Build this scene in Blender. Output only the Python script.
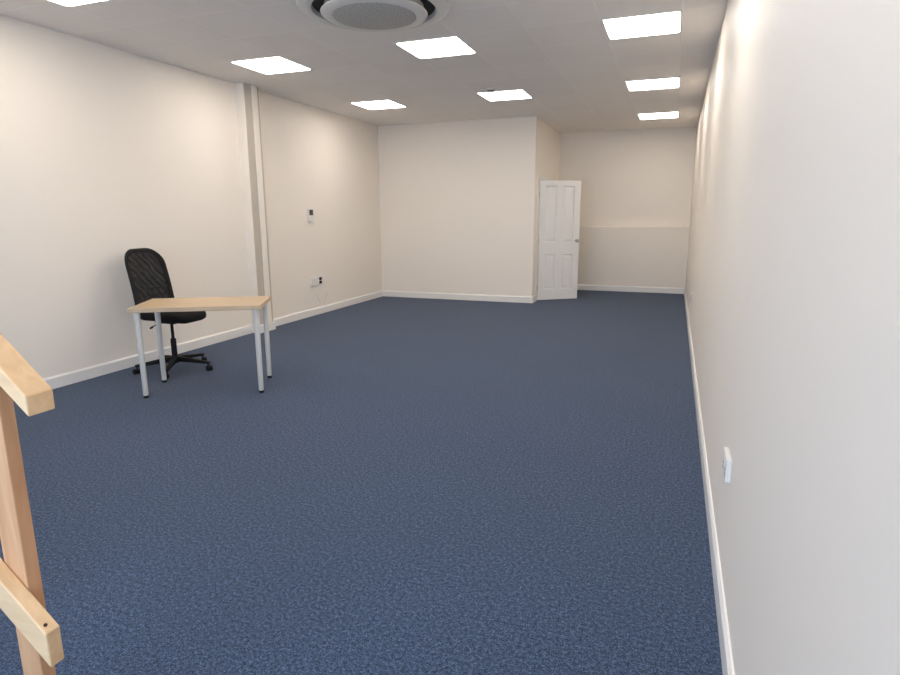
import bpy, bmesh, math, random
from mathutils import Vector, Matrix
random.seed(4)
for o in list(bpy.data.objects):
    bpy.data.objects.remove(o, do_unlink=True)
SC = bpy.context.scene
COL = SC.collection

# ------------------------------------------------------------------ camera
CAM_Z = 1.4354
F_PX = 598.06
YAW, PITCH, ROLL = math.radians(20.3428), math.radians(-11.5857), math.radians(-0.2716)
fw = Vector((-math.sin(YAW) * math.cos(PITCH), math.cos(YAW) * math.cos(PITCH), math.sin(PITCH)))
rt = Vector((math.cos(YAW), math.sin(YAW), 0))
up = rt.cross(fw)
rt2 = rt * math.cos(ROLL) + up * math.sin(ROLL)
up2 = up * math.cos(ROLL) - rt * math.sin(ROLL)
cam_data = bpy.data.cameras.new('camera')
cam = bpy.data.objects.new('camera', cam_data)
COL.objects.link(cam)
cam_data.sensor_width = 36
cam_data.lens = F_PX / 900 * 36
cam_data.clip_start = 0.02
m = Matrix((rt2, up2, -fw)).transposed().to_4x4()
m.translation = (0, 0, CAM_Z)
cam.matrix_world = m
SC.camera = cam

# ------------------------------------------------------------------ world, exposure
SC.view_settings.view_transform = 'Standard'
SC.view_settings.look = 'None'
SC.view_settings.gamma = 1
SC.view_settings.use_curve_mapping = False
SC.view_settings.exposure = 0.0
LAMP = 14.3
LAMP_COL = (1.0, 0.92, 0.835, 1)
SKY = 8.8
SKY_COL = (0.60, 0.76, 1.06, 1)
w = bpy.data.worlds.new('sky')
SC.world = w
w.use_nodes = True
bg = w.node_tree.nodes['Background']
bg.inputs[0].default_value = SKY_COL
bg.inputs[1].default_value = SKY

# room dimensions (metres)
XL, XR = -4.883, 0.2517
YN, YB, YF = -1.6, 9.664, 11.70
XJ = -2.133
H = 2.934
T = 0.12
WIN = (-3.1, 0.13, 0.3, 2.55)          # shopfront window: x0, x1, z0, z1
portal = bpy.data.lights.new('window_daylight', 'AREA')
portal.shape = 'RECTANGLE'
portal.size = WIN[1] - WIN[0]
portal.size_y = WIN[3] - WIN[2]
portal.cycles.is_portal = True
po = bpy.data.objects.new('window_daylight', portal)
COL.objects.link(po)
po.location = ((WIN[0] + WIN[1]) / 2, YN - 0.14, (WIN[2] + WIN[3]) / 2)
po.rotation_euler = (math.radians(90), 0, 0)

# ------------------------------------------------------------------ materials
def new_mat(name):
    mt = bpy.data.materials.new(name)
    mt.use_nodes = True
    nt = mt.node_tree
    return mt, nt, nt.nodes['Principled BSDF']

def lin(c):
    return tuple(((v / 255) / 12.92 if v <= 10 else ((v / 255 + 0.055) / 1.055) ** 2.4) for v in c) + (1,)

def N(nt, t, **kw):
    n = nt.nodes.new(t)
    for k, v in kw.items():
        setattr(n, k, v)
    return n

def plain(name, rgb, rough=0.5, metal=0.0, var=0.04, vscale=6, bump=0.0, bscale=200, spec=0.5):
    mt, nt, p = new_mat(name)
    c = lin(rgb)
    tc = N(nt, 'ShaderNodeTexCoord')
    no = N(nt, 'ShaderNodeTexNoise')
    no.inputs['Scale'].default_value = vscale
    nt.links.new(tc.outputs['Object'], no.inputs['Vector'])
    mx = N(nt, 'ShaderNodeMix', data_type='RGBA')
    mx.inputs['A'].default_value = tuple(x * (1 - var) for x in c[:3]) + (1,)
    mx.inputs['B'].default_value = tuple(min(1, x * (1 + var)) for x in c[:3]) + (1,)
    nt.links.new(no.outputs['Fac'], mx.inputs['Factor'])
    nt.links.new(mx.outputs['Result'], p.inputs['Base Color'])
    p.inputs['Roughness'].default_value = rough
    p.inputs['Metallic'].default_value = metal
    p.inputs['Specular IOR Level'].default_value = spec
    if bump:
        n2 = N(nt, 'ShaderNodeTexNoise')
        n2.inputs['Scale'].default_value = bscale
        nt.links.new(tc.outputs['Object'], n2.inputs['Vector'])
        b = N(nt, 'ShaderNodeBump')
        b.inputs['Strength'].default_value = bump
        b.inputs['Distance'].default_value = 0.002
        nt.links.new(n2.outputs['Fac'], b.inputs['Height'])
        nt.links.new(b.outputs['Normal'], p.inputs['Normal'])
    return mt

def carpet_mat():
    mt, nt, p = new_mat('blue_carpet')
    tc = N(nt, 'ShaderNodeTexCoord')
    n1 = N(nt, 'ShaderNodeTexNoise'); n1.inputs['Scale'].default_value = 190; n1.inputs['Detail'].default_value = 3
    n2 = N(nt, 'ShaderNodeTexNoise'); n2.inputs['Scale'].default_value = 68; n2.inputs['Detail'].default_value = 4
    n3 = N(nt, 'ShaderNodeTexNoise'); n3.inputs['Scale'].default_value = 1.3; n3.inputs['Detail'].default_value = 2
    for n in (n1, n2, n3):
        nt.links.new(tc.outputs['Object'], n.inputs['Vector'])
    a = N(nt, 'ShaderNodeMath', operation='MULTIPLY_ADD')
    nt.links.new(n1.outputs['Fac'], a.inputs[0]); a.inputs[1].default_value = 0.62
    m2 = N(nt, 'ShaderNodeMath', operation='MULTIPLY'); m2.inputs[1].default_value = 0.38
    nt.links.new(n2.outputs['Fac'], m2.inputs[0]); nt.links.new(m2.outputs[0], a.inputs[2])
    r = N(nt, 'ShaderNodeValToRGB')
    r.color_ramp.elements[0].position = 0.36; r.color_ramp.elements[0].color = lin((13, 22, 40))
    r.color_ramp.elements[1].position = 0.64; r.color_ramp.elements[1].color = lin((94, 112, 140))
    e = r.color_ramp.elements.new(0.5); e.color = lin((51, 66, 90))
    nt.links.new(a.outputs[0], r.inputs['Fac'])
    mx = N(nt, 'ShaderNodeMix', data_type='RGBA', blend_type='MULTIPLY')
    mr = N(nt, 'ShaderNodeMapRange')
    mr.inputs['To Min'].default_value = 0.92; mr.inputs['To Max'].default_value = 1.06
    nt.links.new(n3.outputs['Fac'], mr.inputs['Value'])
    nt.links.new(r.outputs['Color'], mx.inputs['A']); nt.links.new(mr.outputs['Result'], mx.inputs['B'])
    mx.inputs['Factor'].default_value = 1
    nt.links.new(mx.outputs['Result'], p.inputs['Base Color'])
    p.inputs['Roughness'].default_value = 1
    p.inputs['Specular IOR Level'].default_value = 0.1
    p.inputs['Sheen Weight'].default_value = 0.12
    p.inputs['Sheen Roughness'].default_value = 0.6
    b = N(nt, 'ShaderNodeBump'); b.inputs['Strength'].default_value = 0.4; b.inputs['Distance'].default_value = 0.003
    nt.links.new(a.outputs[0], b.inputs['Height']); nt.links.new(b.outputs['Normal'], p.inputs['Normal'])
    return mt

def ceiling_mat():
    # mineral fibre tiles in a 600 mm grid of painted bars; the grid lines run through the lights' edges
    mt, nt, p = new_mat('ceiling_tiles')
    tc = N(nt, 'ShaderNodeTexCoord')
    mp = N(nt, 'ShaderNodeMapping')
    mp.inputs['Location'].default_value = (-(-2.155 - 0.3), -(5.495 - 0.3), 0)
    nt.links.new(tc.outputs['Object'], mp.inputs['Vector'])
    br = N(nt, 'ShaderNodeTexBrick')
    br.offset = 0.0
    br.inputs['Scale'].default_value = 1
    br.inputs['Brick Width'].default_value = 0.6
    br.inputs['Row Height'].default_value = 0.6
    br.inputs['Mortar Size'].default_value = 0.009
    br.inputs['Mortar Smooth'].default_value = 0.25
    br.inputs['Color1'].default_value = lin((244, 238, 231)); br.inputs['Color2'].default_value = lin((247, 241, 234))
    br.inputs['Mortar'].default_value = lin((251, 246, 240))
    nt.links.new(mp.outputs['Vector'], br.inputs['Vector'])
    nt.links.new(br.outputs['Color'], p.inputs['Base Color'])
    no = N(nt, 'ShaderNodeTexNoise'); no.inputs['Scale'].default_value = 120
    nt.links.new(tc.outputs['Object'], no.inputs['Vector'])
    ad = N(nt, 'ShaderNodeMath', operation='MULTIPLY_ADD'); ad.inputs[1].default_value = 0.15
    nt.links.new(no.outputs['Fac'], ad.inputs[0]); nt.links.new(br.outputs['Fac'], ad.inputs[2])
    b = N(nt, 'ShaderNodeBump'); b.inputs['Strength'].default_value = 0.5; b.inputs['Distance'].default_value = 0.006
    nt.links.new(ad.outputs[0], b.inputs['Height']); nt.links.new(b.outputs['Normal'], p.inputs['Normal'])
    p.inputs['Roughness'].default_value = 0.9
    p.inputs['Specular IOR Level'].default_value = 0.2
    return mt

def wood_mat(name, c1, c2, scale=1.0, axis='X', ring=9.0, rough=0.45, knots=False):
    mt, nt, p = new_mat(name)
    tc = N(nt, 'ShaderNodeTexCoord')
    mp = N(nt, 'ShaderNodeMapping')
    s = [10 * scale, 10 * scale, 10 * scale]
    s['XYZ'.index(axis)] = 0.9 * scale
    mp.inputs['Scale'].default_value = s
    nt.links.new(tc.outputs['Object'], mp.inputs['Vector'])
    no = N(nt, 'ShaderNodeTexNoise'); no.inputs['Scale'].default_value = ring; no.inputs['Detail'].default_value = 5
    no.inputs['Distortion'].default_value = 0.6
    nt.links.new(mp.outputs['Vector'], no.inputs['Vector'])
    r = N(nt, 'ShaderNodeValToRGB')
    r.color_ramp.elements[0].position = 0.3; r.color_ramp.elements[0].color = lin(c1)
    r.color_ramp.elements[1].position = 0.7; r.color_ramp.elements[1].color = lin(c2)
    nt.links.new(no.outputs['Fac'], r.inputs['Fac'])
    out = r.outputs['Color']
    if knots:
        vo = N(nt, 'ShaderNodeTexVoronoi'); vo.inputs['Scale'].default_value = 5.2
        nt.links.new(tc.outputs['Object'], vo.inputs['Vector'])
        kr = N(nt, 'ShaderNodeValToRGB')
        kr.color_ramp.elements[0].position = 0.03; kr.color_ramp.elements[0].color = (0, 0, 0, 1)
        kr.color_ramp.elements[1].position = 0.075; kr.color_ramp.elements[1].color = (1, 1, 1, 1)
        nt.links.new(vo.outputs['Distance'], kr.inputs['Fac'])
        mx = N(nt, 'ShaderNodeMix', data_type='RGBA')
        mx.inputs['A'].default_value = lin((150, 92, 58))
        nt.links.new(kr.outputs['Color'], mx.inputs['Factor']); nt.links.new(out, mx.inputs['B'])
        out = mx.outputs['Result']
    nt.links.new(out, p.inputs['Base Color'])
    p.inputs['Roughness'].default_value = rough
    return mt

def emit_mat(name, col, strength):
    mt, nt, p = new_mat(name)
    p.inputs['Base Color'].default_value = (0.9, 0.9, 0.9, 1)
    p.inputs['Emission Color'].default_value = col
    p.inputs['Emission Strength'].default_value = strength
    no = N(nt, 'ShaderNodeTexNoise'); no.inputs['Scale'].default_value = 400
    mr = N(nt, 'ShaderNodeMapRange'); mr.inputs['To Min'].default_value = 0.4; mr.inputs['To Max'].default_value = 0.6
    nt.links.new(no.outputs['Fac'], mr.inputs['Value']); nt.links.new(mr.outputs['Result'], p.inputs['Roughness'])
    return mt

def mesh_mat():
    # woven black net: fine holes let the wall show through, in uneven horizontal ripples
    mt, nt, p = new_mat('black_mesh')
    tc = N(nt, 'ShaderNodeTexCoord')
    wv = N(nt, 'ShaderNodeTexWave', wave_type='BANDS', bands_direction='DIAGONAL')
    wv.inputs['Scale'].default_value = 9; wv.inputs['Distortion'].default_value = 4; wv.inputs['Detail'].default_value = 2
    wv.inputs['Detail Scale'].default_value = 1.4
    nt.links.new(tc.outputs['Object'], wv.inputs['Vector'])
    mr = N(nt, 'ShaderNodeMapRange'); mr.inputs['To Min'].default_value = 0.99; mr.inputs['To Max'].default_value = 0.80
    nt.links.new(wv.outputs['Fac'], mr.inputs['Value'])
    nt.links.new(mr.outputs['Result'], p.inputs['Alpha'])
    p.inputs['Base Color'].default_value = lin((26, 24, 23))
    p.inputs['Roughness'].default_value = 0.8
    return mt

def glass_mat():
    mt, nt, p = new_mat('window_glass')
    nt.nodes.remove(p)
    tr = N(nt, 'ShaderNodeBsdfTransparent'); tr.inputs[0].default_value = (0.96, 0.98, 0.97, 1)
    gl = N(nt, 'ShaderNodeBsdfGlossy'); gl.inputs['Roughness'].default_value = 0.02
    fr = N(nt, 'ShaderNodeFresnel'); fr.inputs[0].default_value = 1.45
    mx = N(nt, 'ShaderNodeMixShader')
    nt.links.new(fr.outputs[0], mx.inputs[0]); nt.links.new(tr.outputs[0], mx.inputs[1]); nt.links.new(gl.outputs[0], mx.inputs[2])
    nt.links.new(mx.outputs[0], nt.nodes['Material Output'].inputs['Surface'])
    return mt

def perf_mat():
    mt, nt, p = new_mat('perforated_grille')
    tc = N(nt, 'ShaderNodeTexCoord')
    vo = N(nt, 'ShaderNodeTexVoronoi'); vo.inputs['Scale'].default_value = 46; vo.inputs['Randomness'].default_value = 0.15
    nt.links.new(tc.outputs['Object'], vo.inputs['Vector'])
    r = N(nt, 'ShaderNodeValToRGB')
    r.color_ramp.elements[0].position = 0.34; r.color_ramp.elements[0].color = lin((150, 148, 143))
    r.color_ramp.elements[1].position = 0.44; r.color_ramp.elements[1].color = lin((200, 199, 194))
    nt.links.new(vo.outputs['Distance'], r.inputs['Fac'])
    nt.links.new(r.outputs['Color'], p.inputs['Base Color'])
    p.inputs['Roughness'].default_value = 0.6
    return mt

M = {
    'wall': plain('magnolia_wall_paint', (243, 234, 222), 0.5, var=0.012, vscale=1.5, bump=0.06, bscale=220, spec=0.22),
    'gloss': plain('white_gloss_paint', (238, 234, 228), 0.3, var=0.01),
    'door': plain('white_door_paint', (236, 233, 229), 0.35, var=0.01),
    'column': plain('grey_beige_column_paint', (196, 186, 172), 0.5, var=0.03),
    'carpet': carpet_mat(), 'ceiling': ceiling_mat(),
    'lamp': emit_mat('lit_diffuser', LAMP_COL, LAMP),
    'white_metal': plain('white_powder_coat', (224, 219, 210), 0.35, var=0.02),
    'plastic': plain('white_plastic', (232, 229, 222), 0.35, var=0.01),
    'ac': plain('off_white_plastic', (222, 220, 214), 0.45, var=0.01),
    'perf': perf_mat(),
    'dark': plain('black_plastic', (17, 16, 16), 0.6, var=0.1, spec=0.25),
    'fabric': plain('black_seat_fabric', (24, 23, 22), 0.9, var=0.15, vscale=60, bump=0.4, bscale=500, spec=0.2),
    'mesh': mesh_mat(),
    'void': plain('unlit_duct', (14, 14, 16), 0.7),
    'screen': plain('grey_display', (84, 76, 66), 0.2, var=0.05),
    'steel': plain('brushed_steel', (190, 188, 184), 0.28, metal=1.0),
    'screw': plain('dark_screw', (70, 52, 40), 0.4, metal=0.7),
    'oak': wood_mat('oak_effect_foil', (190, 163, 128), (205, 180, 146), 0.8, 'X', 5, 0.4),
    'pine_z': wood_mat('planed_pine_post', (188, 138, 98), (210, 162, 120), 1.0, 'Z', 3, 0.5, True),
    'pine_x': wood_mat('planed_pine_rail', (206, 170, 128), (222, 188, 146), 1.0, 'X', 3, 0.5, True),
    'frame': plain('grey_window_frame', (90, 92, 95), 0.4),
    'glass': glass_mat(),
    'rim': plain('caster_rim', (120, 118, 116), 0.4),
}

# ------------------------------------------------------------------ mesh helpers
def obj(name, bm, mat, parent=None, smooth=False, bevel=0, segs=2):
    me = bpy.data.meshes.new(name)
    bmesh.ops.recalc_face_normals(bm, faces=bm.faces[:])
    bm.to_mesh(me); bm.free()
    o = bpy.data.objects.new(name, me)
    COL.objects.link(o)
    if mat is not None:
        me.materials.append(mat)
    if smooth:
        for p in me.polygons:
            p.use_smooth = True
        me.set_sharp_from_angle(angle=math.radians(38))
    if bevel:
        md = o.modifiers.new('edge', 'BEVEL')
        md.width = bevel; md.segments = segs; md.limit_method = 'ANGLE'
    if parent is not None:
        o.parent = parent
    return o

def box(bm, x0, x1, y0, y1, z0, z1):
    v = [bm.verts.new((x, y, z)) for z in (z0, z1) for y in (y0, y1) for x in (x0, x1)]
    for f in ((0, 1, 3, 2), (4, 6, 7, 5), (0, 4, 5, 1), (2, 3, 7, 6), (0, 2, 6, 4), (1, 5, 7, 3)):
        bm.faces.new([v[i] for i in f])
    return v

def boxes(*bs):
    bm = bmesh.new()
    for b in bs:
        box(bm, *b)
    return bm

def lathe(bm, prof, segs=32, c=(0, 0, 0), axis='Z', closed=False):
    rings = []
    for r, z in prof:
        ring = []
        for i in range(segs):
            a = 2 * math.pi * i / segs
            p = (r * math.cos(a), r * math.sin(a), z)
            if axis == 'Y': p = (p[0], p[2], p[1])
            if axis == 'X': p = (p[2], p[0], p[1])
            ring.append(bm.verts.new((p[0] + c[0], p[1] + c[1], p[2] + c[2])))
        rings.append(ring)
    n = len(rings)
    for k in range(n if closed else n - 1):
        a, b = rings[k], rings[(k + 1) % n]
        for i in range(segs):
            bm.faces.new((a[i], a[(i + 1) % segs], b[(i + 1) % segs], b[i]))
    if not closed:
        for ring in (rings[0], rings[-1]):
            bm.faces.new(ring)
    return bm

def tube(bm, pts, rad, segs=12):
    pts = [Vector(p) for p in pts]
    rads = rad if isinstance(rad, (list, tuple)) else [rad] * len(pts)
    rings = []
    ref = Vector((0, 0, 1))
    for i, p in enumerate(pts):
        t = (pts[min(i + 1, len(pts) - 1)] - pts[max(i - 1, 0)]).normalized()
        if abs(t.dot(ref)) > 0.95: ref = Vector((1, 0, 0))
        a = t.cross(ref).normalized(); b = t.cross(a)
        rings.append([bm.verts.new(p + (a * math.cos(2 * math.pi * k / segs) + b * math.sin(2 * math.pi * k / segs)) * rads[i]) for k in range(segs)])
    for i in range(len(rings) - 1):
        for k in range(segs):
            bm.faces.new((rings[i][k], rings[i][(k + 1) % segs], rings[i + 1][(k + 1) % segs], rings[i + 1][k]))
    bm.faces.new(rings[0]); bm.faces.new(rings[-1])
    return bm

def prism(bm, pts, d0, d1, axis):
    def P(a, b, d):
        return {'X': (d, a, b), 'Y': (a, d, b), 'Z': (a, b, d)}[axis]
    A = [bm.verts.new(P(a, b, d0)) for a, b in pts]
    B = [bm.verts.new(P(a, b, d1)) for a, b in pts]
    n = len(pts)
    bm.faces.new(A); bm.faces.new(B[::-1])
    for i in range(n):
        bm.faces.new((A[i], A[(i + 1) % n], B[(i + 1) % n], B[i]))
    return bm

def struct(o, label=None):
    o['kind'] = 'structure'
    if label: o['label'] = label
    return o

def thing(name, label, cat, loc=(0, 0, 0), rz=0, group=None):
    o = bpy.data.objects.new(name, None)
    COL.objects.link(o)
    o.empty_display_size = 0.1
    o.location = loc
    o.rotation_euler = (0, 0, rz)
    o['label'] = label; o['category'] = cat; o['kind'] = 'thing'
    if group: o['group'] = group
    return o

def dup(root, loc, label):
    def cp(o, parent):
        c = o.copy(); COL.objects.link(c)
        if parent is not None: c.parent = parent
        for ch in o.children: cp(ch, c)
        return c
    r = cp(root, None)
    r.location = loc
    r['label'] = label
    return r

def holed(axis, d0, d1, a0, a1, z0, z1, hole):
    ha0, ha1, hz0, hz1 = hole
    bs = []
    def add(p0, p1, q0, q1):
        if p1 - p0 > 1e-4 and q1 - q0 > 1e-4:
            bs.append((p0, p1, d0, d1, q0, q1) if axis == 'Y' else (d0, d1, p0, p1, q0, q1))
    add(a0, ha0, z0, z1); add(ha1, a1, z0, z1); add(ha0, ha1, z0, hz0); add(ha0, ha1, hz1, z1)
    return boxes(*bs)

# ------------------------------------------------------------------ room shell
YU = YF + 0.13                                            # upper part of the far wall, set back over a ledge
struct(obj('floor', boxes((XL - T, XR + T, YN - T, YU + T, -0.1, 0)), M['carpet']), 'dark blue carpeted floor')
struct(obj('ceiling', boxes((XL - T, XR + T, YN - T, YU + T, H, H + 0.1)), M['ceiling']), 'grey white suspended tile ceiling')
struct(obj('wall_left', boxes((XL - T, XL, YN - T, YU + T, 0, H)), M['wall']), 'long cream wall behind the desk')
struct(obj('wall_right', boxes((XR, XR + T, YN - T, YU + T, 0, H)), M['wall']), 'long cream wall close on the right')
struct(obj('wall_back', boxes((XL, XJ, YB, YB + 0.1, 0, H)), M['wall']), 'cream partition wall left of the white door')
DY0, DY1, DH = 9.955, 10.765, 2.012
struct(obj('wall_side', holed('X', XJ - 0.1, XJ, YB + 0.1, YU, 0, H, (DY0, DY1, 0, DH)), M['wall']), 'short return wall behind the open door')
bm = boxes((XJ, XR, YU, YU + T, 0, H))
struct(obj('wall_far', bm, M['wall']), 'cream wall at the far end')
struct(obj('trim_2', boxes((XJ, XR, YF, YU, 0, 1.205)), M['wall'], bevel=0.006), 'waist high boxed ledge along the far wall')
struct(obj('wall_room_end', boxes((XL, XJ - 0.1, YU, YU + T, 0, H)), M['wall']), 'wall of the room behind the partition')
struct(obj('wall_front', holed('Y', YN - T, YN, XL, XR, 0, H, WIN), M['wall']), 'shopfront wall with a wide window')
win = struct(obj('window_1', holed('Y', YN - 0.09, YN - 0.03, WIN[0], WIN[1], WIN[2], WIN[3],
             (WIN[0] + 0.06, WIN[1] - 0.06, WIN[2] + 0.06, WIN[3] - 0.06)), M['frame']), 'wide shopfront window')
third = (WIN[1] - WIN[0] - 0.12) / 3
for i in (1, 2):
    xx = WIN[0] + 0.06 + third * i
    obj('mullion', boxes((xx - 0.025, xx + 0.025, YN - 0.09, YN - 0.03, WIN[2] + 0.06, WIN[3] - 0.06)), M['frame'], win)
for i in range(3):
    xx = WIN[0] + 0.06 + third * i
    obj('pane', boxes((xx + 0.025 * (i > 0), xx + third - 0.025 * (i < 2), YN - 0.063, YN - 0.057, WIN[2] + 0.06, WIN[3] - 0.06)), M['glass'], win)

# boxed column on the left wall, with a cream trunking strip down its front
CY0, CY1, CD = 6.045, 6.325, 0.115
col = struct(obj('trim_1', boxes((XL, XL + CD, CY0, CY1, 0, H)), M['wall'], bevel=0.003), 'boxed column on the left wall behind the desk')
obj('column_face', boxes((XL + CD, XL + CD + 0.002, CY0 + 0.012, CY1 - 0.006, 0.1, H)), M['column'], col)
obj('trunking_strip', boxes((XL + CD + 0.002, XL + CD + 0.02, CY0 + 0.135, CY1 - 0.055, 0.1, H)), M['wall'], col, bevel=0.003)

# skirting boards with a chamfered top edge
SK, SH = 0.016, 0.105
PROF = [(0, 0), (SK, 0), (SK, SH - 0.014), (SK - 0.009, SH), (0, SH)]
def skirt(name, axis, wall, sign, a0, a1, label, bm=None):
    b = bmesh.new() if bm is None else bm
    pts = [(wall + sign * d, z) for d, z in PROF]
    prism(b, pts, a0, a1, axis)
    if bm is None:
        return struct(obj(name, b, M['gloss']), label)
b = bmesh.new()
skirt('', 'Y', XL, 1, YN, CY0 - SK, '', b)
skirt('', 'Y', XL, 1, CY1 + SK, YB, '', b)
skirt('', 'Y', XL + CD + 0.002, 1, CY0 - SK, CY1 + SK, '', b)
box(b, XL, XL + CD + 0.002, CY0 - SK, CY0, 0, SH); box(b, XL, XL + CD + 0.002, CY1, CY1 + SK, 0, SH)
struct(obj('baseboard_left', b, M['gloss']), 'white skirting along the left wall')
skirt('baseboard_right', 'Y', XR, -1, YN, YF - SK, 'white skirting along the right wall')
b = bmesh.new()
skirt('', 'X', YB, -1, XL + SK, XJ + SK, '', b)
box(b, XJ, XJ + SK, YB, DY0 - 0.065, 0, SH)
struct(obj('baseboard_back', b, M['gloss']), 'white skirting along the partition wall')
skirt('baseboard_far', 'X', YF, -1, XJ, XR - SK, 'white skirting along the far wall')

# door lining, stop and architrave in the return wall
b = boxes((XJ - 0.1, XJ + 0.0, DY0, DY0 + 0.025, 0, DH), (XJ - 0.1, XJ, DY1 - 0.025, DY1, 0, DH), (XJ - 0.1, XJ, DY0 + 0.025, DY1 - 0.025, DH - 0.025, DH),
          (XJ, XJ + 0.014, DY0 - 0.06, DY0 + 0.006, 0, DH + 0.05), (XJ, XJ + 0.014, DY1 - 0.006, DY1 + 0.06, 0, DH + 0.05),
          (XJ, XJ + 0.014, DY0 + 0.006, DY1 - 0.006, DH - 0.01, DH + 0.05))
struct(obj('trim_3', b, M['gloss']), 'white door frame in the return wall')

# ------------------------------------------------------------------ open panel door
DW, DHT, DT = 0.742, 1.975, 0.035
dr = struct(thing('door_1', 'white four panel door standing open at the partition corner', 'door', (XJ + 0.016, DY0 + 0.03, 0.008), math.radians(35.5)))
del dr['category']
# leaf: stiles and rails around four recessed fielded panels; local x along the leaf, y its thickness
xs = [0, 0.11, 0.318, 0.424, 0.632, DW]
zs = [0, 0.175, 0.765, 0.965, 1.885, DHT]
bm = boxes((0, xs[1], 0, DT, 0, DHT), (xs[4], DW, 0, DT, 0, DHT), (xs[2], xs[3], 0, DT, zs[1], zs[4]),
           (xs[1], xs[4], 0, DT, 0, zs[1]), (xs[1], xs[4], 0, DT, zs[4], DHT), (xs[1], xs[2], 0, DT, zs[2], zs[3]), (xs[3], xs[4], 0, DT, zs[2], zs[3]))
leaf = obj('door_leaf', bm, M['door'], dr)
for (x0, x1) in ((xs[1], xs[2]), (xs[3], xs[4])):
    for (z0, z1) in ((zs[1], zs[2]), (zs[3], zs[4])):
        bm = bmesh.new()
        for s in (0, 1):
            def Y(d): return d if s == 0 else DT - d
            loops = []
            for ins, d in ((0, 0.0005), (0.012, 0.015), (0.024, 0.015), (0.048, 0.004)):
                loops.append([bm.verts.new(p) for p in ((x0 + ins, Y(d), z0 + ins), (x1 - ins, Y(d), z0 + ins), (x1 - ins, Y(d), z1 - ins), (x0 + ins, Y(d), z1 - ins))])
            for a, b2 in zip(loops, loops[1:]):
                for i in range(4):
                    bm.faces.new((a[i], a[(i + 1) % 4], b2[(i + 1) % 4], b2[i]))
            bm.faces.new(loops[-1])
        obj('door_panel', bm, M['door'], dr)
for s, nm in ((-1, 'door_handle'), (1, 'door_handle')):
    bm = bmesh.new()
    y0 = 0 if s < 0 else DT
    lathe(bm, [(0.025, 0), (0.025, 0.006), (0.011, 0.01), (0.010, 0.038), (0.026, 0.046), (0.029, 0.058), (0.022, 0.068), (0.006, 0.071)], 20, (0, 0, 0), 'Y')
    for v in bm.verts:
        v.co.y = y0 + s * v.co.y
        v.co.x += DW - 0.055; v.co.z += 0.99
    obj(nm, bm, M['steel'], dr, smooth=True)
for z in (0.2, 1.0, 1.75):
    bm = lathe(bmesh.new(), [(0.006, z - 0.04), (0.006, z + 0.04)], 10, (-0.004, -0.004, 0))
    obj('hinge', bm, M['steel'], dr, smooth=True)

# ------------------------------------------------------------------ ceiling lights
LX = (-3.955, -2.150, -0.351)
LY = (0.50, 3.20, 5.495, 7.882, 10.335)
def rounded_rect(hw, r, n=5):
    pts = []
    for cx, cy, a0 in ((hw - r, hw - r, 0), (-hw + r, hw - r, 90), (-hw + r, -hw + r, 180), (hw - r, -hw + r, 270)):
        for k in range(n + 1):
            a = math.radians(a0 + 90 * k / n)
            pts.append((cx + r * math.cos(a), cy + r * math.sin(a)))
    return pts
LG = 'square light panels in the ceiling'
lt = thing('light_panel', 'lit square ceiling panel above the chair and desk, nearest the boxed column', 'ceiling light', (LX[0], LY[2], H), 0, LG)
bm = bmesh.new()
prism(bm, rounded_rect(0.2845, 0.045), -0.004, -0.0005, 'Z')
obj('diffuser', bm, M['lamp'], lt)
fr_ = bmesh.new()
o_, i_ = 0.2985, 0.2855
box(fr_, -o_, -i_, -o_, o_, -0.0045, 0); box(fr_, i_, o_, -o_, o_, -0.0045, 0)
box(fr_, -i_, i_, -o_, -i_, -0.0045, 0); box(fr_, -i_, i_, i_, o_, -0.0045, 0)
obj('frame', fr_, M['plastic'], lt)
for (i, j, lab) in (
        (0, 3, 'lit square ceiling panel in the corner by the left wall and the partition wall'),
        (1, 2, 'lit square ceiling panel beside the round air conditioning unit, in the middle row'),
        (1, 3, 'lit square ceiling panel with the small smoke detector at its near edge'),
        (2, 2, 'largest and nearest lit ceiling panel of the row along the right wall'),
        (2, 3, 'lit ceiling panel in the middle of the row of three along the right wall'),
        (2, 4, 'smallest and farthest lit ceiling panel, in the recess before the far wall'),
        (0, 1, 'lit ceiling panel cut off by the top left corner of the photo'),
        (1, 1, 'lit panel between round ceiling air conditioner and window'),
        (2, 1, 'lit ceiling panel near the right wall, overhead just before the camera'),
        (1, 0, 'added unseen lit panel in the middle row nearest the window'),  # front row lamps added out of view to brighten the near end
        (2, 0, 'added unseen lit panel near the right wall, closest to the window')):
    dup(lt, (LX[i], LY[j], H), lab)

# ------------------------------------------------------------------ round air conditioning cassette
ac = thing('air_conditioner', 'round white ceiling air conditioning cassette with a perforated disc and dark outlet ring', 'air conditioner', (-2.157, 4.265, H))
obj('outer_ring', lathe(bmesh.new(), [(0.445, -0.012), (0.452, -0.040), (0.470, -0.044), (0.515, -0.040), (0.545, -0.026), (0.555, -0.004), (0.555, 0.0), (0.445, 0.0)], 72, closed=True), M['ac'], ac, smooth=True)
obj('outlet_duct', lathe(bmesh.new(), [(0.446, -0.001), (0.446, -0.010), (0.36, -0.010), (0.36, -0.001)], 64, closed=True), M['void'], ac, smooth=True)
obj('disc', lathe(bmesh.new(), [(0.30, -0.011), (0.33, -0.03), (0.376, -0.052), (0.388, -0.060), (0.384, -0.068), (0.364, -0.074), (0.345, -0.078), (0.325, -0.080), (0.05, -0.081)], 72), M['ac'], ac, smooth=True)
obj('grille', lathe(bmesh.new(), [(0.305, -0.0805), (0.300, -0.083), (0.04, -0.085)], 64), M['perf'], ac, smooth=True)

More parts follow.
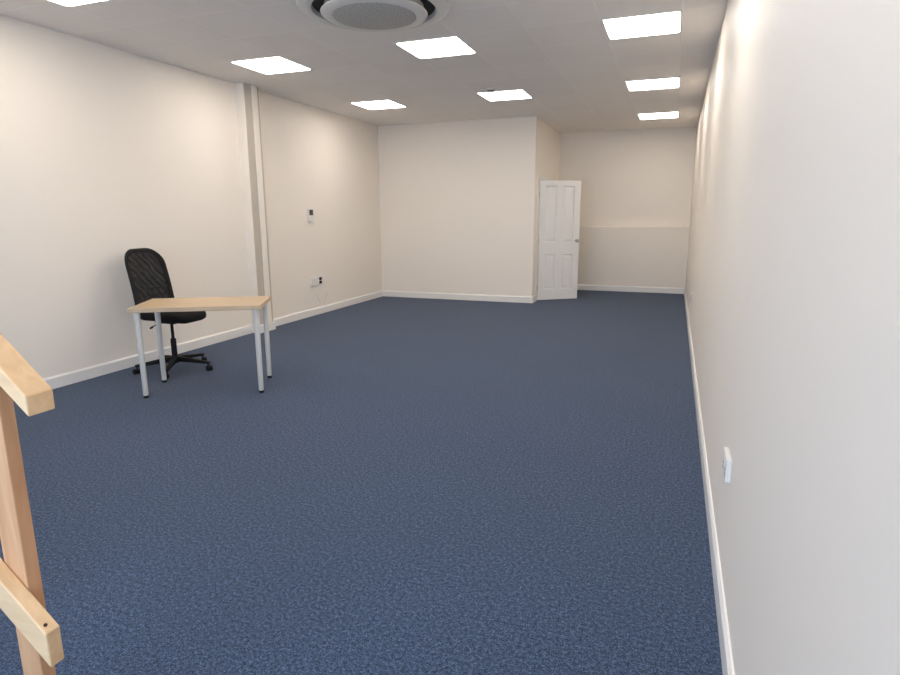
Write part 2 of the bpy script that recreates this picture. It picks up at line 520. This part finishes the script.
# smoke detector
sd = thing('smoke_detector', 'small white smoke detector on the ceiling at the near edge of a light panel', 'smoke detector', (-2.205, 7.42, H))
obj('base', lathe(bmesh.new(), [(0.052, 0), (0.052, -0.012), (0.046, -0.016)], 28), M['plastic'], sd, smooth=True)
obj('sensor_head', lathe(bmesh.new(), [(0.040, -0.016), (0.042, -0.030), (0.034, -0.042), (0.012, -0.046)], 28), M['plastic'], sd, smooth=True)
obj('vent_band', lathe(bmesh.new(), [(0.0425, -0.020), (0.0435, -0.022), (0.0435, -0.028), (0.0425, -0.030)], 28), M['dark'], sd, smooth=True)

# ------------------------------------------------------------------ wall fittings
# thermostat on the left wall (faces +x)
tm = thing('thermostat', 'small white wall controller with a grey display on the left wall', 'thermostat', (XL, 7.465, 1.442))
obj('casing', boxes((0, 0.022, -0.078, 0.078, -0.02, 0.09)), M['plastic'], tm, bevel=0.004)
obj('display', boxes((0.022, 0.024, -0.05, 0.04, -0.002, 0.074)), M['screen'], tm)
obj('flap', boxes((0, 0.027, -0.072, 0.062, -0.09, -0.021)), M['plastic'], tm, bevel=0.004)

so = thing('power_socket', 'white double box socket low on the left wall between column and corner', 'socket', (XL, 7.47, 0.487))
obj('box', boxes((0, 0.035, -0.085, 0.085, -0.055, 0.06)), M['plastic'], so, bevel=0.005)
for dy in (-0.04, 0.04):
    obj('switch', boxes((0.035, 0.039, dy - 0.008, dy + 0.008, 0.02, 0.042)), M['plastic'], so, bevel=0.001)
dp = thing('data_point', 'small white outlet plate with two black ports, right of the left wall socket', 'socket', (XL, 7.63, 0.494))
obj('plate', boxes((0, 0.012, -0.06, 0.06, -0.062, 0.062)), M['plastic'], dp, bevel=0.003)
for dz in (-0.024, 0.027):
    obj('port', boxes((0.012, 0.018, -0.03, 0.03, dz - 0.021, dz + 0.021)), M['void'], dp)
# scuff marks on the wall under the socket, drawn as one thin raised loop in the wall's colour
bm = bmesh.new()
pts = [(0.004, 7.56 + 0.10 * t, 0.0) for t in (0, 1)]
cpts = [(XL + 0.004, 7.53 + 0.017 * k, 0.30 - 0.16 * math.sin(math.pi * k / 16) ** 0.8) for k in range(17)]
tube(bm, cpts, 0.0022, 6)
cb = obj('scuff_loop', bm, M['wall'], smooth=True)
cb['label'] = 'scuff marks drawn as a thin cream loop on the left wall under the socket'; cb['category'] = 'scuff_loop'; cb['kind'] = 'thing'

# sockets on the right wall (face -x)
def right_socket(y, z, label):
    r = thing('power_socket', label, 'socket', (XR, y, z))
    obj('back_box', boxes((-0.010, 0, -0.073, 0.073, -0.043, 0.043)), M['plastic'], r, bevel=0.003)
    obj('faceplate', boxes((-0.018, -0.010, -0.074, 0.074, -0.044, 0.044)), M['plastic'], r, bevel=0.003)
    for dy in (-0.036, 0.036):
        obj('switch', boxes((-0.021, -0.018, dy - 0.006, dy + 0.006, 0.008, 0.028)), M['plastic'], r, bevel=0.001)
        obj('pin_holes', boxes((-0.0185, -0.0179, dy - 0.004, dy + 0.004, -0.010, 0.0), (-0.0185, -0.0179, dy - 0.014, dy - 0.008, -0.028, -0.022),
                              (-0.0185, -0.0179, dy + 0.008, dy + 0.014, -0.028, -0.022)), M['void'], r)
    return r
right_socket(2.345, 0.508, 'white double socket on the right wall nearest the camera')
right_socket(7.73, 0.455, 'tiny distant white socket on the right wall near the far end')

# ------------------------------------------------------------------ desk
DZ = 0.737
dk = thing('desk', 'small oak effect table with four white tubular legs in front of the black chair', 'desk', (-3.6304, 3.9141, 0), math.radians(28.8))
obj('tabletop', boxes((-0.498, 0.498, -0.295, 0.295, DZ - 0.034, DZ)), M['oak'], dk, bevel=0.0025)
for sx in (-1, 1):
    for sy in (-1, 1):
        x, y = sx * 0.45, sy * 0.234
        bm = lathe(bmesh.new(), [(0.0185, 0.022), (0.0205, 0.025), (0.0225, DZ - 0.045), (0.0225, DZ - 0.040)], 24, (x, y, 0))
        lg = obj('leg', bm, M['white_metal'], dk, smooth=True)
        obj('foot', lathe(bmesh.new(), [(0.016, 0.0), (0.0195, 0.004), (0.0195, 0.0219)], 20, (x, y, 0)), M['dark'], lg, smooth=True)
        obj('mounting_plate', lathe(bmesh.new(), [(0.045, DZ - 0.040), (0.045, DZ - 0.0345)], 24, (x, y, 0)), M['white_metal'], lg, smooth=True)

# ------------------------------------------------------------------ swivel chair (local +x is forward)
CX, CY = -4.378, 4.282
ch = thing('office_chair', 'black mesh back swivel chair on five casters between desk and left wall', 'chair', (CX, CY, 0), math.radians(2.4))
obj('hub', lathe(bmesh.new(), [(0.030, 0.070), (0.036, 0.078), (0.038, 0.125), (0.030, 0.138)], 24), M['dark'], ch, smooth=True)
for k in range(5):
    a = math.radians(11.6 + 72 * k)
    ca, sa = math.cos(a), math.sin(a)
    def L(r, t, z): return (r * ca - t * sa, r * sa + t * ca, z)
    bm = bmesh.new()
    secs = [(0.025, 0.026, 0.085, 0.132), (0.16, 0.023, 0.080, 0.116), (0.29, 0.019, 0.070, 0.097), (0.343, 0.015, 0.068, 0.088)]
    rings = []
    for r, hw, z0, z1 in secs:
        rings.append([bm.verts.new(L(r, t, z)) for t, z in ((-hw, z0), (hw, z0), (hw, z1 - 0.008), (hw * 0.6, z1), (-hw * 0.6, z1), (-hw, z1 - 0.008))])
    for q in range(3):
        for i in range(6):
            bm.faces.new((rings[q][i], rings[q][(i + 1) % 6], rings[q + 1][(i + 1) % 6], rings[q + 1][i]))
    bm.faces.new(rings[0]); bm.faces.new(rings[-1])
    obj('base_arm', bm, M['dark'], ch, bevel=0.003)
    # twin wheel caster, each trailing in its own direction
    bm = lathe(bmesh.new(), [(0.007, 0.045), (0.007, 0.070)], 10, L(0.326, 0, 0))
    ta = a + random.uniform(-1.2, 1.2)
    c0 = Vector(L(0.326, 0, 0.0255)) + Vector((math.cos(ta), math.sin(ta), 0)) * 0.014
    hood = bmesh.new()
    lathe(hood, [(0.0235, -0.006), (0.0245, 0), (0.0235, 0.006)], 20, (0, 0, 0), 'X')
    mtx = Matrix.Translation(c0) @ Matrix.Rotation(ta + math.pi / 2, 4, 'Z')
    bmesh.ops.transform(hood, matrix=mtx, verts=hood.verts[:])
    me_ = bpy.data.meshes.new('tmp'); hood.to_mesh(me_); hood.free(); bm.from_mesh(me_); bpy.data.meshes.remove(me_)
    cs = obj('caster', bm, M['dark'], ch, smooth=True)
    for s in (-1, 1):
        wb = lathe(bmesh.new(), [(0.018, s * 0.007), (0.0255, s * 0.009), (0.0255, s * 0.022), (0.021, s * 0.025)], 24, (0, 0, 0), 'X')
        bmesh.ops.transform(wb, matrix=mtx, verts=wb.verts[:])
        obj('wheel', wb, M['dark'], cs, smooth=True)
obj('gas_sleeve', lathe(bmesh.new(), [(0.026, 0.125), (0.025, 0.30), (0.022, 0.305)], 24), M['dark'], ch, smooth=True)
obj('gas_strut', lathe(bmesh.new(), [(0.014, 0.30), (0.014, 0.485)], 20), M['dark'], ch, smooth=True)
obj('tilt_mechanism', boxes((-0.13, 0.10, -0.075, 0.075, 0.455, 0.515)), M['dark'], ch, bevel=0.012)
bm = tube(bmesh.new(), [(0.0, -0.07, 0.485), (-0.01, -0.15, 0.475), (-0.015, -0.205, 0.455)], 0.005, 8)
lv = obj('height_lever', bm, M['dark'], ch, smooth=True)
obj('lever_knob', tube(bmesh.new(), [(-0.015, -0.205, 0.455), (-0.018, -0.222, 0.448), (-0.02, -0.24, 0.441)], [0.006, 0.010, 0.008], 10), M['dark'], lv, smooth=True)

# seat cushion: rounded slab, waterfall front
def superell(hw, hl, n=44, e=3.6):
    pts = []
    for k in range(n):
        a = 2 * math.pi * k / n
        c, s_ = math.cos(a), math.sin(a)
        pts.append((hl * math.copysign(abs(c) ** (2 / e), c), hw * math.copysign(abs(s_) ** (2 / e), s_)))
    return pts
def seat_z(x, base):
    f = max(0, (x - 0.14) / 0.12)
    return base - 0.030 * min(1, f) ** 2 + 0.012 * max(0, (-x - 0.1) / 0.15)
bm = bmesh.new()
rings = []
for sc_, z in ((0.80, 0.505), (0.93, 0.508), (0.985, 0.520), (1.0, 0.540), (0.985, 0.562), (0.93, 0.575), (0.75, 0.580), (0.4, 0.576), (0.1, 0.574)):
    rings.append([bm.verts.new((x * sc_ + 0.022, y * sc_, seat_z(x * sc_ + 0.022, z))) for x, y in superell(0.238, 0.262)])
for a, b in zip(rings, rings[1:]):
    n = len(a)
    for i in range(n):
        bm.faces.new((a[i], a[(i + 1) % n], b[(i + 1) % n], b[i]))
bm.faces.new(rings[0]); bm.faces.new(rings[-1])
obj('seat', bm, M['fabric'], ch, smooth=True)

# backrest: outline in (t across, z up), curved in plan and leaning back
BZ0, BZ1, BHW = 0.565, 1.137, 0.232
def back_x(t, z):
    u = (z - BZ0) / (BZ1 - BZ0)
    lean = -0.195 - 0.082 * u - 0.05 * max(0, u - 0.35) ** 1.3
    return lean + 0.045 * (t / BHW) ** 2
def outline(hw, z0, z1, rtop, rbot, n=9):
    pts = []
    for (ct, cz, r, a0) in ((hw - rbot, z0 + rbot, rbot, -90), (hw - rtop, z1 - rtop, rtop, 0), (-hw + rtop, z1 - rtop, rtop, 90), (-hw + rbot, z0 + rbot, rbot, 180)):
        for k in range(n + 1):
            a = math.radians(a0 + 90 * k / n)
            pts.append((ct + r * math.cos(a), cz + r * math.sin(a)))
    # densify the straight runs
    out = []
    for i, p in enumerate(pts):
        q = pts[(i + 1) % len(pts)]
        d = math.hypot(q[0] - p[0], q[1] - p[1]); m_ = max(1, int(d / 0.035))
        for j in range(m_):
            out.append((p[0] + (q[0] - p[0]) * j / m_, p[1] + (q[1] - p[1]) * j / m_))
    return out
OUT = outline(BHW, BZ0, BZ1, 0.15, 0.07)
cz_ = (BZ0 + BZ1) / 2
def taper(t, z):
    u = (z - BZ0) / (BZ1 - BZ0)
    return t * (1.0 - 0.03 * u)
bm = bmesh.new()
def offs(d):
    n = len(OUT); res = []
    for i, (t, z) in enumerate(OUT):
        a, b = OUT[i - 1], OUT[(i + 1) % n]
        tx, tz = b[0] - a[0], b[1] - a[1]
        l = math.hypot(tx, tz); res.append((t - tz / l * d, z + tx / l * d))
    return res
loops = []
for d, off in ((0.0, -0.012), (-0.006, 0.0), (0.0, 0.012), (0.014, 0.015), (0.030, 0.010), (0.030, -0.010), (0.014, -0.016)):
    loops.append([bm.verts.new((back_x(t, z) + off, taper(t, z), z)) for t, z in offs(d)])
for q in range(len(loops)):
    a, b = loops[q], loops[(q + 1) % len(loops)]
    for i in range(len(a)):
        bm.faces.new((a[i], a[(i + 1) % len(a)], b[(i + 1) % len(a)], b[i]))
obj('backrest_frame', bm, M['dark'], ch, smooth=True)
bm = bmesh.new()
NT, NZ = 16, 24
inn = offs(0.026)
def half_width(z):
    best = 0
    n = len(inn)
    for i in range(n):
        (t0, z0), (t1, z1) = inn[i], inn[(i + 1) % n]
        if (z0 - z) * (z1 - z) <= 0 and abs(z1 - z0) > 1e-9:
            best = max(best, abs(t0 + (t1 - t0) * (z - z0) / (z1 - z0)))
    return best
zlo, zhi = min(p[1] for p in inn) + 0.002, max(p[1] for p in inn) - 0.002
grid = []
for j in range(NZ + 1):
    z = zlo + (zhi - zlo) * (0.5 - 0.5 * math.cos(math.pi * j / NZ))
    hw = half_width(z)
    grid.append([bm.verts.new((back_x(hw * (2 * i / NT - 1), z), taper(hw * (2 * i / NT - 1), z), z)) for i in range(NT + 1)])
for j in range(NZ):
    for i in range(NT):
        bm.faces.new((grid[j][i], grid[j][i + 1], grid[j + 1][i + 1], grid[j + 1][i]))
bp_ = obj('backrest_mesh', bm, M['mesh'], ch, smooth=True)
md = bp_.modifiers.new('thick', 'SOLIDIFY'); md.thickness = 0.003; md.offset = 0
for z in (0.705, 0.765):
    bm = tube(bmesh.new(), [(back_x(t, z) - 0.006, taper(t, z), z) for t in [BHW * 0.9 * (k / 8 - 1) for k in range(17)]], 0.008, 8)
    obj('lumbar_bar', bm, M['dark'], ch, smooth=True)
# J shaped bracket from under the seat up the back
bm = bmesh.new()
path = [(-0.08, 0.492), (-0.16, 0.482), (-0.225, 0.490), (-0.252, 0.525), (-0.250, 0.60), (-0.236, 0.70)]
rings = []
for i, (x, z) in enumerate(path):
    a = path[max(i - 1, 0)]; b = path[min(i + 1, len(path) - 1)]
    tx, tz = b[0] - a[0], b[1] - a[1]; l = math.hypot(tx, tz); nx, nz = -tz / l, tx / l
    hw, th = 0.055 - 0.002 * i, 0.010
    rings.append([bm.verts.new((x + nx * q, t, z + nz * q)) for t, q in ((-hw, -th), (hw, -th), (hw, th), (-hw, th))])
for a, b in zip(rings, rings[1:]):
    for i in range(4):
        bm.faces.new((a[i], a[(i + 1) % 4], b[(i + 1) % 4], b[i]))
bm.faces.new(rings[0]); bm.faces.new(rings[-1])
obj('back_bracket', bm, M['dark'], ch, bevel=0.004)

# ------------------------------------------------------------------ pine stair handrail, lower left
hr = thing('stair_handrail', 'pale pine stair handrail with post and two sloping rails at the left edge', 'handrail', (0, 0, 0))
SL = 0.82
def rail(name, x1, y0, y1, ztop, hh, length):
    bm = bmesh.new()
    x0 = x1 - length
    prism(bm, [(x1, ztop), (x1, ztop - hh), (x0, ztop - hh + length * SL), (x0, ztop + length * SL)], y0, y1, 'Y')
    return obj(name, bm, M['pine_x'], hr, bevel=0.004, segs=3)
ZT = 1.054
rail('top_rail', -1.298, 0.8475, 0.9115, ZT, 0.0485, 1.15)
lr = rail('lower_rail', -1.336, 0.836, 0.8725, 0.464, 0.092, 1.10)
def post(x0, x1, name):
    zt = lambda x: ZT - 0.0487 + (-1.298 - x) * SL
    bm = bmesh.new()
    prism(bm, [(x0, 0), (x1, 0), (x1, zt(x1)), (x0, zt(x0))], 0.8727, 0.9085, 'Y')
    return obj(name, bm, M['pine_z'], hr, bevel=0.003, segs=2)
post(-1.506, -1.432, 'post')
post(-2.366, -2.292, 'post')
for x, z in ((-1.352, 0.464 + 0.016 * SL),):
    bm = lathe(bmesh.new(), [(0.0045, -0.004), (0.0045, 0.0012), (0.003, 0.0016)], 14)
    bmesh.ops.transform(bm, matrix=Matrix.Translation((x, 0.849, z)) @ Matrix.Rotation(math.atan(SL), 4, 'Y'), verts=bm.verts[:])
    obj('screw', bm, M['screw'], lr, smooth=True)
